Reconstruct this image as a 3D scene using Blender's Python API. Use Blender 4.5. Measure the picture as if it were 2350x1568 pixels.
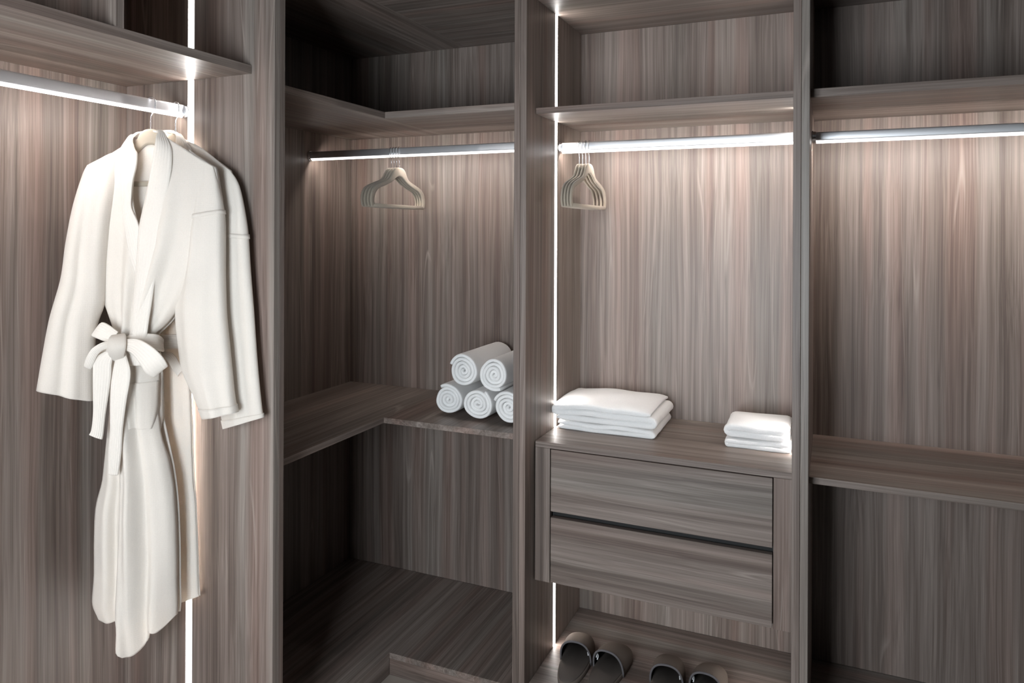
import bpy, bmesh, math, random
from mathutils import Vector, Matrix, noise

for o in list(bpy.data.objects):
    bpy.data.objects.remove(o)
scene = bpy.context.scene
COL = scene.collection

# ------------------------------------------------------------------ camera
TH = math.radians(23.4936)
ROLL = math.radians(0.2258)
CAM = Vector((2.0442, -2.8291, 1.598))
F_PX = 1685.36
cam_data = bpy.data.cameras.new('camera')
cam_data.sensor_fit = 'HORIZONTAL'
cam_data.sensor_width = 36.0
cam_data.lens = F_PX * 36.0 / 2350.0
cam_data.shift_y = -(784.0 - 530.24) / 2350.0
cam_data.clip_start = 0.05
cam = bpy.data.objects.new('camera', cam_data)
COL.objects.link(cam)
fwd = Vector((-math.sin(TH), math.cos(TH), 0))
rgt = Vector((math.cos(TH), math.sin(TH), 0))
upv = Vector((0, 0, 1))
cr = rgt * math.cos(ROLL) + upv * math.sin(ROLL)
cu = upv * math.cos(ROLL) - rgt * math.sin(ROLL)
cam.matrix_world = Matrix(((cr.x, cu.x, -fwd.x, CAM.x), (cr.y, cu.y, -fwd.y, CAM.y),
                           (cr.z, cu.z, -fwd.z, CAM.z), (0, 0, 0, 1)))
scene.camera = cam

# ------------------------------------------------------------------ world, light, exposure
world = bpy.data.worlds.new('world')
scene.world = world
world.use_nodes = True
world.node_tree.nodes['Background'].inputs[0].default_value = (0.80, 0.90, 1.0, 1)
world.node_tree.nodes['Background'].inputs[1].default_value = 0.6

WIN_X0, WIN_X1, WIN_Z0, WIN_Z1 = 0.90, 1.76, 0.60, 1.95
ROOM_X1, ROOM_Y0, ROOM_Z1 = 3.9, -3.35, 2.425
ld = bpy.data.lights.new('window_daylight', 'AREA')
ld.shape = 'RECTANGLE'
ld.size = WIN_X1 - WIN_X0
ld.size_y = WIN_Z1 - WIN_Z0
ld.energy = 38
ld.color = (0.87, 0.945, 1.0)
lo = bpy.data.objects.new('window_daylight', ld)
lo.location = ((WIN_X0 + WIN_X1) / 2, ROOM_Y0 - 0.03, (WIN_Z0 + WIN_Z1) / 2)
lo.rotation_euler = (math.radians(90), 0, 0)
COL.objects.link(lo)

LED_STRENGTH = 12.5
RAIL_STRENGTH = 41.0
vs = scene.view_settings
vs.view_transform = 'Standard'
vs.look = 'None'
vs.gamma = 1.0
vs.use_curve_mapping = False
vs.exposure = 1.25

# ------------------------------------------------------------------ materials
class NT:
    def __init__(self, name):
        self.m = bpy.data.materials.new(name)
        self.m.use_nodes = True
        self.t = self.m.node_tree
        self.b = self.t.nodes['Principled BSDF']
    def n(self, kind, **kw):
        nd = self.t.nodes.new(kind)
        for k, v in kw.items():
            setattr(nd, k, v)
        return nd
    def l(self, a, b):
        self.t.links.new(a, b)
    def math(self, op, a, b=None, clamp=False):
        nd = self.n('ShaderNodeMath', operation=op)
        nd.use_clamp = clamp
        for i, v in enumerate((a, b)):
            if v is None:
                continue
            if isinstance(v, (int, float)):
                nd.inputs[i].default_value = v
            else:
                self.l(v, nd.inputs[i])
        return nd.outputs[0]
    def mix(self, fac, a, b, blend='MIX'):
        nd = self.n('ShaderNodeMix', data_type='RGBA', blend_type=blend)
        for i, v in ((0, fac), (6, a), (7, b)):
            if isinstance(v, (int, float)):
                nd.inputs[i].default_value = v
            elif isinstance(v, tuple):
                nd.inputs[i].default_value = v
            else:
                self.l(v, nd.inputs[i])
        return nd.outputs[2]
    def noise(self, vec, scale=1.0, detail=2.0, rough=0.5, dist=0.0):
        nd = self.n('ShaderNodeTexNoise')
        nd.inputs['Scale'].default_value = scale
        nd.inputs['Detail'].default_value = detail
        nd.inputs['Roughness'].default_value = rough
        nd.inputs['Distortion'].default_value = dist
        self.l(vec, nd.inputs['Vector'])
        return nd.outputs[0]
    def ramp(self, fac, stops, interp='LINEAR'):
        nd = self.n('ShaderNodeValToRGB')
        nd.color_ramp.interpolation = interp
        els = nd.color_ramp.elements
        while len(els) < len(stops):
            els.new(0.5)
        for e, (p, c) in zip(els, stops):
            e.position = p
            e.color = c if len(c) == 4 else (*c, 1)
        self.l(fac, nd.inputs[0])
        return nd.outputs[0]

def wood(name, axis, gain=1.15):
    """smoked laminate: grain runs along one axis of the board"""
    k = NT(name)
    tc = k.n('ShaderNodeTexCoord')
    oi = k.n('ShaderNodeObjectInfo')
    off = k.n('ShaderNodeVectorMath', operation='SCALE')
    off.inputs[0].default_value = (3.1, 2.3, 4.7)
    k.l(oi.outputs['Random'], off.inputs['Scale'])
    base = k.n('ShaderNodeVectorMath', operation='ADD')
    k.l(tc.outputs['Object'], base.inputs[0])
    k.l(off.outputs[0], base.inputs[1])
    ai = 'XYZ'.index(axis)
    def stretch(cross, along, src):
        nd = k.n('ShaderNodeVectorMath', operation='MULTIPLY')
        v = [cross] * 3
        v[ai] = along
        nd.inputs[1].default_value = v
        k.l(src, nd.inputs[0])
        return nd.outputs[0]
    # gentle sideways wander of the grain
    wn = k.n('ShaderNodeTexNoise')
    wn.inputs['Scale'].default_value = 1.0
    wn.inputs['Detail'].default_value = 1.5
    k.l(stretch(6.0, 1.0, base.outputs[0]), wn.inputs['Vector'])
    wsub = k.n('ShaderNodeVectorMath', operation='SUBTRACT')
    k.l(wn.outputs['Color'], wsub.inputs[0])
    wsub.inputs[1].default_value = (0.5, 0.5, 0.5)
    wamp = k.n('ShaderNodeVectorMath', operation='SCALE')
    k.l(wsub.outputs[0], wamp.inputs[0])
    wamp.inputs['Scale'].default_value = 0.036
    warped = k.n('ShaderNodeVectorMath', operation='ADD')
    k.l(base.outputs[0], warped.inputs[0])
    k.l(wamp.outputs[0], warped.inputs[1])
    wv = warped.outputs[0]
    band = k.noise(stretch(11.0, 0.22, base.outputs[0]), detail=2.0, rough=0.6)
    hue = k.noise(stretch(15.0, 0.35, wv), detail=1.0)
    hue2 = k.noise(stretch(8.0, 0.3, base.outputs[0]), detail=1.0)
    mid = k.noise(stretch(62.0, 0.7, wv), detail=3.0, rough=0.6)
    fine = k.noise(stretch(330.0, 2.2, wv), detail=2.0, rough=0.6)
    fig = k.noise(stretch(10.0, 0.42, wv), detail=0.5)
    # thin pale figure lines: contour lines of a slow noise, shown here and there
    fr = k.math('FRACT', k.math('MULTIPLY', fig, 7.0))
    line = k.ramp(fr, [(0.0, (0, 0, 0)), (0.42, (0, 0, 0)), (0.49, (1, 1, 1)), (0.53, (0, 0, 0)), (1.0, (0, 0, 0))])
    msk = k.ramp(k.noise(stretch(9.0, 2.6, base.outputs[0]), detail=0.0), [(0.57, (0, 0, 0)), (0.67, (1, 1, 1))])
    lines = k.math('MULTIPLY', line, msk)
    t = k.math('ADD', k.math('MULTIPLY', mid, 0.62), k.math('MULTIPLY', fine, 0.38))
    t = k.math('ADD', k.math('MULTIPLY', t, 0.72), k.math('MULTIPLY', band, 0.42))
    g = gain
    tone = k.ramp(t, [(0.34, (0.055 * g, 0.0395 * g, 0.033 * g)), (0.52, (0.138 * g, 0.107 * g, 0.092 * g)),
                      (0.66, (0.232 * g, 0.190 * g, 0.167 * g)), (0.80, (0.33 * g, 0.28 * g, 0.25 * g))])
    red = k.ramp(hue, [(0.52, (0, 0, 0)), (0.68, (1, 1, 1))])
    grn = k.ramp(hue2, [(0.50, (0, 0, 0)), (0.70, (1, 1, 1))])
    c = k.mix(k.math('MULTIPLY', red, 0.55), tone, (1.08, 0.90, 0.86, 1), 'MULTIPLY')
    c = k.mix(k.math('MULTIPLY', grn, 0.75), c, (0.90, 0.99, 1.0, 1), 'MULTIPLY')
    c = k.mix(k.math('MULTIPLY', lines, 0.45), c, (0.40, 0.34, 0.30, 1))
    k.l(c, k.b.inputs['Base Color'])
    k.b.inputs['Roughness'].default_value = 0.42
    k.b.inputs['Specular IOR Level'].default_value = 0.38
    bp = k.n('ShaderNodeBump')
    bp.inputs['Strength'].default_value = 0.12
    bp.inputs['Distance'].default_value = 0.0006
    k.l(fine, bp.inputs['Height'])
    k.l(bp.outputs[0], k.b.inputs['Normal'])
    return k.m

def plain(name, col, rough=0.5, metal=0.0, spec=0.5, var=0.0, scale=40.0):
    k = NT(name)
    tc = k.n('ShaderNodeTexCoord')
    ns = k.noise(tc.outputs['Object'], scale=scale, detail=2.0)
    lo_ = tuple(v * (1 - var) for v in col)
    hi_ = tuple(min(1, v * (1 + var)) for v in col)
    k.l(k.ramp(ns, [(0.3, lo_), (0.7, hi_)]), k.b.inputs['Base Color'])
    k.b.inputs['Roughness'].default_value = rough
    k.b.inputs['Metallic'].default_value = metal
    k.b.inputs['Specular IOR Level'].default_value = spec
    return k.m

def emit(name, col, strength):
    k = NT(name)
    k.b.inputs['Base Color'].default_value = (0.9, 0.9, 0.9, 1)
    k.b.inputs['Emission Color'].default_value = (*col, 1)
    k.b.inputs['Emission Strength'].default_value = strength
    return k.m

def fabric(name, col, pile, scale, trans=0.0, waffle=False, ribs=False):
    k = NT(name)
    tc = k.n('ShaderNodeTexCoord')
    ns = k.noise(tc.outputs['Object'], scale=scale, detail=3.0, rough=0.65)
    big = k.noise(tc.outputs['Object'], scale=9.0, detail=2.0)
    c = k.ramp(big, [(0.3, tuple(v * 0.96 for v in col)), (0.7, col)])
    c = k.mix(0.18, c, k.ramp(ns, [(0.3, tuple(v * 0.72 for v in col)), (0.65, col)]))
    k.l(c, k.b.inputs['Base Color'])
    k.b.inputs['Roughness'].default_value = 0.95
    k.b.inputs['Specular IOR Level'].default_value = 0.12
    k.b.inputs['Sheen Weight'].default_value = 0.25 if col[0] > 0.2 else 0.0
    k.b.inputs['Sheen Roughness'].default_value = 0.6
    h = ns
    if waffle or ribs:
        uvn = k.n('ShaderNodeUVMap')
        sp = k.n('ShaderNodeSeparateXYZ')
        k.l(uvn.outputs[0], sp.inputs[0])
        if ribs:
            w = k.math('SINE', k.math('MULTIPLY', sp.outputs[0], 2 * math.pi * 7))
            h = k.math('ADD', k.math('MULTIPLY', w, 0.7), h)
        else:
            a = k.math('SINE', k.math('MULTIPLY', sp.outputs[0], 2 * math.pi / 0.006))
            b = k.math('SINE', k.math('MULTIPLY', sp.outputs[1], 2 * math.pi / 0.006))
            h = k.math('ADD', k.math('MULTIPLY', k.math('ADD', a, b), 0.10), h)
    bp = k.n('ShaderNodeBump')
    bp.inputs['Strength'].default_value = 0.6
    bp.inputs['Distance'].default_value = pile
    k.l(h, bp.inputs['Height'])
    k.l(bp.outputs[0], k.b.inputs['Normal'])
    if trans > 0:
        tr = k.n('ShaderNodeBsdfTranslucent')
        k.l(c, tr.inputs['Color'])
        mx = k.n('ShaderNodeMixShader')
        mx.inputs[0].default_value = trans
        k.l(k.b.outputs[0], mx.inputs[1])
        k.l(tr.outputs[0], mx.inputs[2])
        k.l(mx.outputs[0], k.t.nodes['Material Output'].inputs['Surface'])
    return k.m

M = {
    'wz': wood('smoked_wood_vertical', 'Z'),
    'wx': wood('smoked_wood_lengthwise', 'X'),
    'wy': wood('smoked_wood_crosswise', 'Y'),
    'led': emit('led_diffuser', (1.0, 0.955, 0.92), LED_STRENGTH),
    'rail_led_corner': emit('corner_rail_led', (1.0, 0.925, 0.87), RAIL_STRENGTH * 0.74),
    'rail_led_centre': emit('centre_rail_led', (1.0, 0.925, 0.87), RAIL_STRENGTH * 0.85),
    'rail_led_right': emit('right_rail_led', (1.0, 0.925, 0.87), RAIL_STRENGTH * 1.3),
    'rail_led_left': emit('left_rail_led', (1.0, 0.925, 0.87), RAIL_STRENGTH * 0.62),
    'led_edge_glow': emit('led_bloom_edge', (1.0, 0.95, 0.92), 0.28),  # weak emission imitates the soft bloom beside the light strips
    'rail_lip': emit('rail_diffuser_lip', (1.0, 0.96, 0.94), 1.6),
    'alu': plain('anodised_aluminium', (0.82, 0.82, 0.84), 0.42, 0.85, var=0.04, scale=6),
    'chrome': plain('polished_steel_wire', (0.78, 0.78, 0.80), 0.16, 1.0, var=0.03),
    'velvet': fabric('beige_velvet_flock', (0.44, 0.38, 0.305), 0.0004, 900.0),
    'robe': fabric('white_waffle_cotton', (0.93, 0.872, 0.805), 0.0008, 420.0, trans=0.30, waffle=True),
    'robe_trim': fabric('white_ribbed_cotton', (0.93, 0.872, 0.805), 0.0007, 420.0, trans=0.18, ribs=True),
    'towel': fabric('white_terry_cotton', (0.92, 0.91, 0.90), 0.0022, 330.0),
    'groove_shade': plain('groove_shade_black', (0.006, 0.006, 0.006), 0.7, var=0.1),  # near-black colour paints the shade inside the drawer gaps
    'slip_out': fabric('taupe_slipper_felt', (0.165, 0.135, 0.115), 0.0008, 500.0),
    'slip_in': fabric('charcoal_slipper_lining', (0.014, 0.0135, 0.014), 0.0008, 600.0),
    'slip_sole': fabric('dark_taupe_insole', (0.11, 0.092, 0.082), 0.0006, 600.0),
    'slip_trim': fabric('grey_slipper_binding', (0.14, 0.13, 0.135), 0.0006, 500.0),
    'slip_mark': plain('white_slipper_stitching', (0.75, 0.75, 0.76), 0.8, var=0.05),
    'tile': plain('beige_floor_tile', (0.36, 0.31, 0.27), 0.35, var=0.12, scale=5),
    'wall': plain('dark_grey_paint', (0.13, 0.125, 0.12), 0.85, var=0.03, scale=3),
    'ceil': plain('dark_ceiling_paint', (0.035, 0.033, 0.032), 0.9, var=0.03, scale=3),
    'frame': plain('window_frame_paint', (0.7, 0.7, 0.7), 0.5, var=0.03),
}
kg = NT('window_glass')
gt = kg.n('ShaderNodeBsdfTransparent')
gg = kg.n('ShaderNodeBsdfGlossy')
gg.inputs['Roughness'].default_value = 0.02
gm = kg.n('ShaderNodeMixShader')
gm.inputs[0].default_value = 0.06
kg.l(gt.outputs[0], gm.inputs[1])
kg.l(gg.outputs[0], gm.inputs[2])
kg.l(gm.outputs[0], kg.t.nodes['Material Output'].inputs['Surface'])
M['glass'] = kg.m

# ------------------------------------------------------------------ mesh helpers
def link(name, me, mat, parent=None, smooth=False):
    if mat is not None:
        me.materials.append(M[mat])
    if smooth:
        me.polygons.foreach_set('use_smooth', [True] * len(me.polygons))
    o = bpy.data.objects.new(name, me)
    COL.objects.link(o)
    if parent is not None:
        o.parent = parent
    return o

def tag(o, label, cat, group=None):
    o['label'] = label
    o['category'] = cat
    if group:
        o['group'] = group
    return o

def thing(name, label, cat, loc=(0, 0, 0), rz=0.0, group=None):
    o = bpy.data.objects.new(name, None)
    o.empty_display_size = 0.05
    COL.objects.link(o)
    o.location = loc
    o.rotation_euler = (0, 0, rz)
    return tag(o, label, cat, group)

def box_mesh(name, x0, x1, y0, y1, z0, z1, bev=0.0008):
    bm = bmesh.new()
    bmesh.ops.create_cube(bm, size=1.0)
    for v in bm.verts:
        v.co = Vector(((x0 + x1) / 2 + v.co.x * (x1 - x0), (y0 + y1) / 2 + v.co.y * (y1 - y0),
                       (z0 + z1) / 2 + v.co.z * (z1 - z0)))
    if bev > 0:
        bmesh.ops.bevel(bm, geom=bm.edges[:], offset=bev, segments=1, affect='EDGES')
    me = bpy.data.meshes.new(name)
    bm.to_mesh(me)
    bm.free()
    return me

def board(name, x0, x1, y0, y1, z0, z1, mat, parent=None, bev=0.0008):
    """a board given in room coordinates, stored relative to its parent"""
    if parent is not None:
        L = parent.location if parent.parent is None else parent.parent.location
        x0 -= L.x; x1 -= L.x; y0 -= L.y; y1 -= L.y; z0 -= L.z; z1 -= L.z
    return link(name, box_mesh(name, x0, x1, y0, y1, z0, z1, bev), mat, parent)

def struct(o):
    o['kind'] = 'structure'
    return o

def mesh_from(name, verts, faces, uvs=None):
    me = bpy.data.meshes.new(name)
    me.from_pydata(verts, [], faces)
    if uvs is not None:
        lay = me.uv_layers.new(name='UVMap')
        for lp in me.loops:
            lay.data[lp.index].uv = uvs[lp.vertex_index]
    me.update()
    return me

def cr_spline(pts, m):
    """Catmull-Rom through tuples, m samples"""
    n = len(pts)
    out = []
    for i in range(m):
        t = i * (n - 1) / (m - 1)
        k = min(int(t), n - 2)
        u = t - k
        p0 = pts[max(k - 1, 0)]; p1 = pts[k]; p2 = pts[k + 1]; p3 = pts[min(k + 2, n - 1)]
        out.append(tuple(0.5 * (2 * b + (c - a) * u + (2 * a - 5 * b + 4 * c - d) * u * u + (3 * b - a - 3 * c + d) * u ** 3)
                         for a, b, c, d in zip(p0, p1, p2, p3)))
    return out

def tube(name, path, rad, segs=8, caps=True):
    verts, faces = [], []
    n = len(path)
    ref = None
    for i, p in enumerate(path):
        p = Vector(p)
        a = Vector(path[max(i - 1, 0)]); b = Vector(path[min(i + 1, n - 1)])
        t = (b - a).normalized()
        if ref is None:
            ref = Vector((1, 0, 0)) if abs(t.x) < 0.9 else Vector((0, 1, 0))
        u = (ref - t * ref.dot(t)).normalized()
        ref = u
        w = t.cross(u)
        r = rad[i] if isinstance(rad, (list, tuple)) else rad
        for j in range(segs):
            a_ = 2 * math.pi * j / segs
            verts.append(p + u * (r * math.cos(a_)) + w * (r * math.sin(a_)))
    for i in range(n - 1):
        for j in range(segs):
            faces.append((i * segs + j, i * segs + (j + 1) % segs, (i + 1) * segs + (j + 1) % segs, (i + 1) * segs + j))
    if caps:
        faces.append(tuple(reversed(range(segs))))
        faces.append(tuple(range((n - 1) * segs, n * segs)))
    return mesh_from(name, verts, faces)

def solidify(o, th, offset=0.0):
    md = o.modifiers.new('thickness', 'SOLIDIFY')
    md.thickness = th
    md.offset = offset
    return o

def subsurf(o, lv=1):
    md = o.modifiers.new('smooth', 'SUBSURF')
    md.levels = lv
    md.render_levels = lv
    return o

# ------------------------------------------------------------------ room shell
W = 0.04
struct(board('floor', -0.05, ROOM_X1, ROOM_Y0, 0.05, -0.05, 0.0, 'tile', bev=0))
struct(board('ceiling', -0.05, ROOM_X1, ROOM_Y0, 0.05, ROOM_Z1, ROOM_Z1 + 0.05, 'ceil', bev=0))
struct(board('wall_back', -0.05, ROOM_X1, 0.015, 0.015 + W, 0.0, ROOM_Z1, 'wall', bev=0))
struct(board('wall_left', -0.015 - W, -0.015, ROOM_Y0, 0.015, 0.0, ROOM_Z1, 'wall', bev=0))
struct(board('wall_right', ROOM_X1, ROOM_X1 + W, ROOM_Y0, 0.05, 0.0, ROOM_Z1, 'wall', bev=0))
wf = bpy.data.objects.new('wall_front', None)
COL.objects.link(wf)
struct(wf)
yF0, yF1 = ROOM_Y0 - 0.02, ROOM_Y0 + 0.08
board('wall_piece', -0.05, WIN_X0, yF0, yF1, 0, ROOM_Z1, 'wall', wf, 0)
board('wall_piece', WIN_X1, ROOM_X1, yF0, yF1, 0, ROOM_Z1, 'wall', wf, 0)
board('wall_piece', WIN_X0, WIN_X1, yF0, yF1, 0, WIN_Z0, 'wall', wf, 0)
board('wall_piece', WIN_X0, WIN_X1, yF0, yF1, WIN_Z1, ROOM_Z1, 'wall', wf, 0)
wn_ = bpy.data.objects.new('window_1', None)
COL.objects.link(wn_)
struct(wn_)
fw_ = 0.05
board('window_frame', WIN_X0, WIN_X0 + fw_, yF0 + 0.01, yF1, WIN_Z0, WIN_Z1, 'frame', wn_)
board('window_frame', WIN_X1 - fw_, WIN_X1, yF0 + 0.01, yF1, WIN_Z0, WIN_Z1, 'frame', wn_)
board('window_frame', WIN_X0 + fw_, WIN_X1 - fw_, yF0 + 0.01, yF1, WIN_Z0, WIN_Z0 + fw_, 'frame', wn_)
board('window_frame', WIN_X0 + fw_, WIN_X1 - fw_, yF0 + 0.01, yF1, WIN_Z1 - fw_, WIN_Z1, 'frame', wn_)
board('mullion', (WIN_X0 + WIN_X1) / 2 - 0.02, (WIN_X0 + WIN_X1) / 2 + 0.02, yF0 + 0.02, yF1 - 0.02, WIN_Z0 + fw_, WIN_Z1 - fw_, 'frame', wn_)
board('pane', WIN_X0 + fw_, (WIN_X0 + WIN_X1) / 2 - 0.02, ROOM_Y0 + 0.02, ROOM_Y0 + 0.024, WIN_Z0 + fw_, WIN_Z1 - fw_, 'glass', wn_, 0)
board('pane', (WIN_X0 + WIN_X1) / 2 + 0.02, WIN_X1 - fw_, ROOM_Y0 + 0.02, ROOM_Y0 + 0.024, WIN_Z0 + fw_, WIN_Z1 - fw_, 'glass', wn_, 0)

# ------------------------------------------------------------------ wardrobe dimensions
DL, DB, INS = 0.5926, 0.58, 0.0835          # depth of left run, back run, shelf set-back
XA, TA, XB, TB = 1.0729, 0.0443, 1.943, 0.044
YP, TL = 1.1413, 0.0437
YL = -(YP + TL)                               # near face of the left partition
XR0, XR1 = XB + TB, 2.86
YL0 = -2.50                                   # far end of the left bay
S, Q = -(DB - INS), DL - INS                  # shelf fronts
ZP, ZT, TOPZ = 0.079, 2.391, 2.415
BK = 0.012
XC0 = XA + TA                                 # inner face, centre bay

def bracket_ring(parent, center, axis, r=0.021):
    L = parent.parent.location if parent.parent else parent.location
    c = Vector(center) - L
    a = Vector(axis)
    m = tube('rail_bracket', [c, c + a * 0.004, c + a * 0.0041, c + a * 0.012], [r, r, r * 0.9, r * 0.86], 18)
    return link('rail_bracket', m, 'chrome', parent, False)

def rail(parent, p0, p1, z0, z1, axis, led):
    """oval hanging rail with a light strip let into its underside"""
    L = parent.location
    hw = 0.0085
    prof = []
    zc, hh = (z0 + z1) / 2 + 0.002, (z1 - z0) / 2 - 0.002
    for j in range(20):
        a = 2 * math.pi * j / 20
        sx, sz = math.cos(a), math.sin(a)
        prof.append((hw * math.copysign(abs(sx) ** 0.55, sx), zc + hh * math.copysign(abs(sz) ** 0.45, sz)))
    verts, faces = [], []
    for e in (p0, p1):
        for (w, z) in prof:
            if axis == 'X':
                verts.append((e[0] - L.x, e[1] + w - L.y, z - L.z))
            else:
                verts.append((e[0] + w - L.x, e[1] - L.y, z - L.z))
    for j in range(20):
        faces.append((j, (j + 1) % 20, 20 + (j + 1) % 20, 20 + j))
    faces.append(tuple(range(19, -1, -1)))
    faces.append(tuple(range(20, 40)))
    o = link('hanging_rail', mesh_from('hanging_rail', verts, faces), 'alu', parent, True)
    md = o.modifiers.new('edges', 'EDGE_SPLIT')
    md.split_angle = math.radians(50)
    # light strip on the lower rear side, washing the back panel; its lip glows faintly
    sect = [(-0.0062, z0 + 0.0012), (-0.0042, z0 - 0.0034), (-0.002, z0 - 0.0040), (0.0092, z0 + 0.0095), (0.0, z0 + 0.0105)]
    sg = 1 if axis == 'X' else -1
    ends = (min(p0[0], p1[0]) + 0.013, max(p0[0], p1[0]) - 0.013) if axis == 'X' else (min(p0[1], p1[1]) + 0.013, max(p0[1], p1[1]) - 0.013)
    verts = []
    for e in ends:
        for (w, z) in sect:
            verts.append((e - L.x, p0[1] + w - L.y, z - L.z) if axis == 'X' else (p0[0] - w - L.x, e - L.y, z - L.z))
    ns = len(sect)
    faces = [(j, (j + 1) % ns, ns + (j + 1) % ns, ns + j) for j in range(ns)] + [tuple(range(ns - 1, -1, -1)), tuple(range(ns, 2 * ns))]
    lm = mesh_from('rail_light', verts, faces)
    bm = bmesh.new()
    bm.from_mesh(lm)
    bmesh.ops.recalc_face_normals(bm, faces=bm.faces[:])
    bm.to_mesh(lm)
    bm.free()
    lm.materials.append(M['rail_lip'])
    lm.materials.append(M[led])
    lm.polygons[2].material_index = 1
    link('rail_light', lm, None, o)
    for e, other in ((p0, p1), (p1, p0)):
        d = (Vector((other[0], other[1], 0)) - Vector((e[0], e[1], 0))).normalized()
        bracket_ring(o, (e[0], e[1], (z0 + z1) / 2), d)
    return o

# ---- corner bay
corner = thing('wardrobe_bay', 'open corner wardrobe bay of dark smoked wood with L-shaped shelves', 'wardrobe', (DL, -DB, 0))
board('back_panel', 0, XA, 0, BK, ZP, TOPZ, 'wz', corner)
board('back_panel', -BK, 0, -YP, 0, ZP, TOPZ, 'wz', corner)
board('side_panel', XA, XA + TA / 2 - 0.0004, -DB, BK, 0, TOPZ, 'wz', corner)
board('side_panel', 0, DL, -YP - TL / 2 + 0.0004, -YP, 0, TOPZ, 'wz', corner)
board('top_panel', 0, DL, -YP, 0, ZT, TOPZ, 'wy', corner)
board('top_panel', DL, XA, -0.80, 0, ZT, TOPZ, 'wx', corner)
board('shelf', 0, Q, -YP, 0, 2.018, 2.042, 'wy', corner)
board('shelf', Q, XA, S, 0, 2.018, 2.042, 'wx', corner)
board('shelf', 0, Q, -YP, 0, 0.876, 0.897, 'wy', corner)
board('shelf', Q, XA, S, 0, 0.876, 0.897, 'wy', corner)
board('base_panel', 0, DL, -YP, 0, ZP - 0.02, ZP, 'wy', corner)
board('base_panel', DL, XA, -DB, 0, ZP - 0.02, ZP, 'wy', corner)
board('plinth', DL, XA, -DB, -DB + 0.02, 0, ZP - 0.02, 'wx', corner)
board('plinth', DL - 0.02, DL, -YP, -DB, 0, ZP - 0.02, 'wy', corner)
rail(corner, (0, -0.294), (XA, -0.294), 1.898, 1.932, 'X', 'rail_led_corner')

# ---- centre bay
centre = thing('wardrobe_bay', 'brightly lit centre wardrobe bay between two posts, above and below the drawers', 'wardrobe', (XC0, -DB, 0))
board('back_panel', XA + TA / 2, XB + TB / 2, 0, BK, ZP, TOPZ, 'wz', centre)
board('side_panel', XA + TA / 2 + 0.0004, XC0, -DB, 0, 0, TOPZ, 'wz', centre)
board('side_panel', XB, XB + TB / 2 - 0.0004, -DB, 0, 0, TOPZ, 'wz', centre)
board('top_panel', XC0, XB, -DB + 0.004, 0, ZT, TOPZ, 'wx', centre)
board('shelf', XC0, XB, S, 0, 1.998, 2.019, 'wx', centre)
board('base_panel', XC0, XB, -DB, 0, ZP - 0.02, ZP, 'wx', centre)
board('plinth', XC0, XB, -DB + 0.02, -DB + 0.04, 0, ZP - 0.02, 'wx', centre)
for x0, x1 in ((XC0, XC0 + 0.0015), (XB - 0.0015, XB)):
    for z0, z1 in ((ZP, 0.402), (0.883, 1.997), (2.020, ZT)):
        st = board('led_strip', XC0 if x0 == XC0 else XB - 0.001, XC0 + 0.001 if x0 == XC0 else XB, -0.3090, -0.2830, z0, z1, 'led_edge_glow', centre, 0)  # wider faint board adds a painted glow around the core
        board('led_core', x0, x1, -0.3050, -0.2870, z0, z1, 'led', st, 0)
rail(centre, (XC0, -0.257), (XB, -0.257), 1.889, 1.925, 'X', 'rail_led_centre')

# ---- right bay
right = thing('wardrobe_bay', 'open wardrobe bay right of the wide post with one low shelf', 'wardrobe', (XR0, -DB, 0))
board('back_panel', XB + TB / 2, XR1 + 0.022, 0, BK, ZP, TOPZ, 'wz', right)
board('side_panel', XB + TB / 2 + 0.0004, XR0, -DB, 0, 0, TOPZ, 'wz', right)
board('side_panel', XR1, XR1 + 0.022, -DB, 0, 0, TOPZ, 'wz', right)
board('top_panel', XR0, XR1, -DB + 0.004, 0, ZT, TOPZ, 'wx', right)
board('shelf', XR0, XR1, S, 0, 1.994, 2.020, 'wx', right)
board('shelf', XR0, XR1, S, 0, 0.858, 0.878, 'wx', right)
board('base_panel', XR0, XR1, -DB, 0, ZP - 0.02, ZP, 'wx', right)
board('plinth', XR0, XR1, -DB + 0.02, -DB + 0.04, 0, ZP - 0.02, 'wx', right)
rail(right, (XR0, -0.332), (XR1, -0.332), 1.880, 1.912, 'X', 'rail_led_right')

# ---- left bay
left = thing('wardrobe_bay', 'lit wardrobe bay at the left edge where the bathrobes hang', 'wardrobe', (DL, YL, 0))
board('back_panel', -BK, 0, YL0, YL, ZP, TOPZ, 'wz', left)
board('side_panel', -BK, DL, YL, -YP - TL / 2 - 0.0004, 0, TOPZ, 'wz', left)
board('side_panel', -BK, DL, YL0 - 0.022, YL0, 0, TOPZ, 'wz', left)
board('top_panel', 0, DL - 0.004, YL0, YL, ZT, TOPZ, 'wy', left)
board('shelf', 0, Q, YL0, YL, 2.049, 2.073, 'wy', left)
board('divider', 0, Q, -1.626, -1.603, 2.073, ZT, 'wz', left)
board('base_panel', 0, DL, YL0, YL, ZP - 0.02, ZP, 'wy', left)
board('plinth', DL - 0.04, DL - 0.02, YL0, YL, 0, ZP - 0.02, 'wy', left)
for y0, y1 in ((YL - 0.0015, YL), (YL0, YL0 + 0.0015)):
    for z0, z1 in ((ZP, 2.048), (2.074, ZT)):
        st = board('led_strip', 0.2600, 0.2860, YL - 0.001 if y1 == YL else YL0, YL if y1 == YL else YL0 + 0.001, z0, z1, 'led_edge_glow', left, 0)  # border beyond the core is imitated glow
        board('led_core', 0.2630, 0.2830, y0, y1, z0, z1, 'led', st, 0)
rail(left, (0.248, YL), (0.248, YL0), 1.939, 1.974, 'Y', 'rail_led_left')

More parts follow.
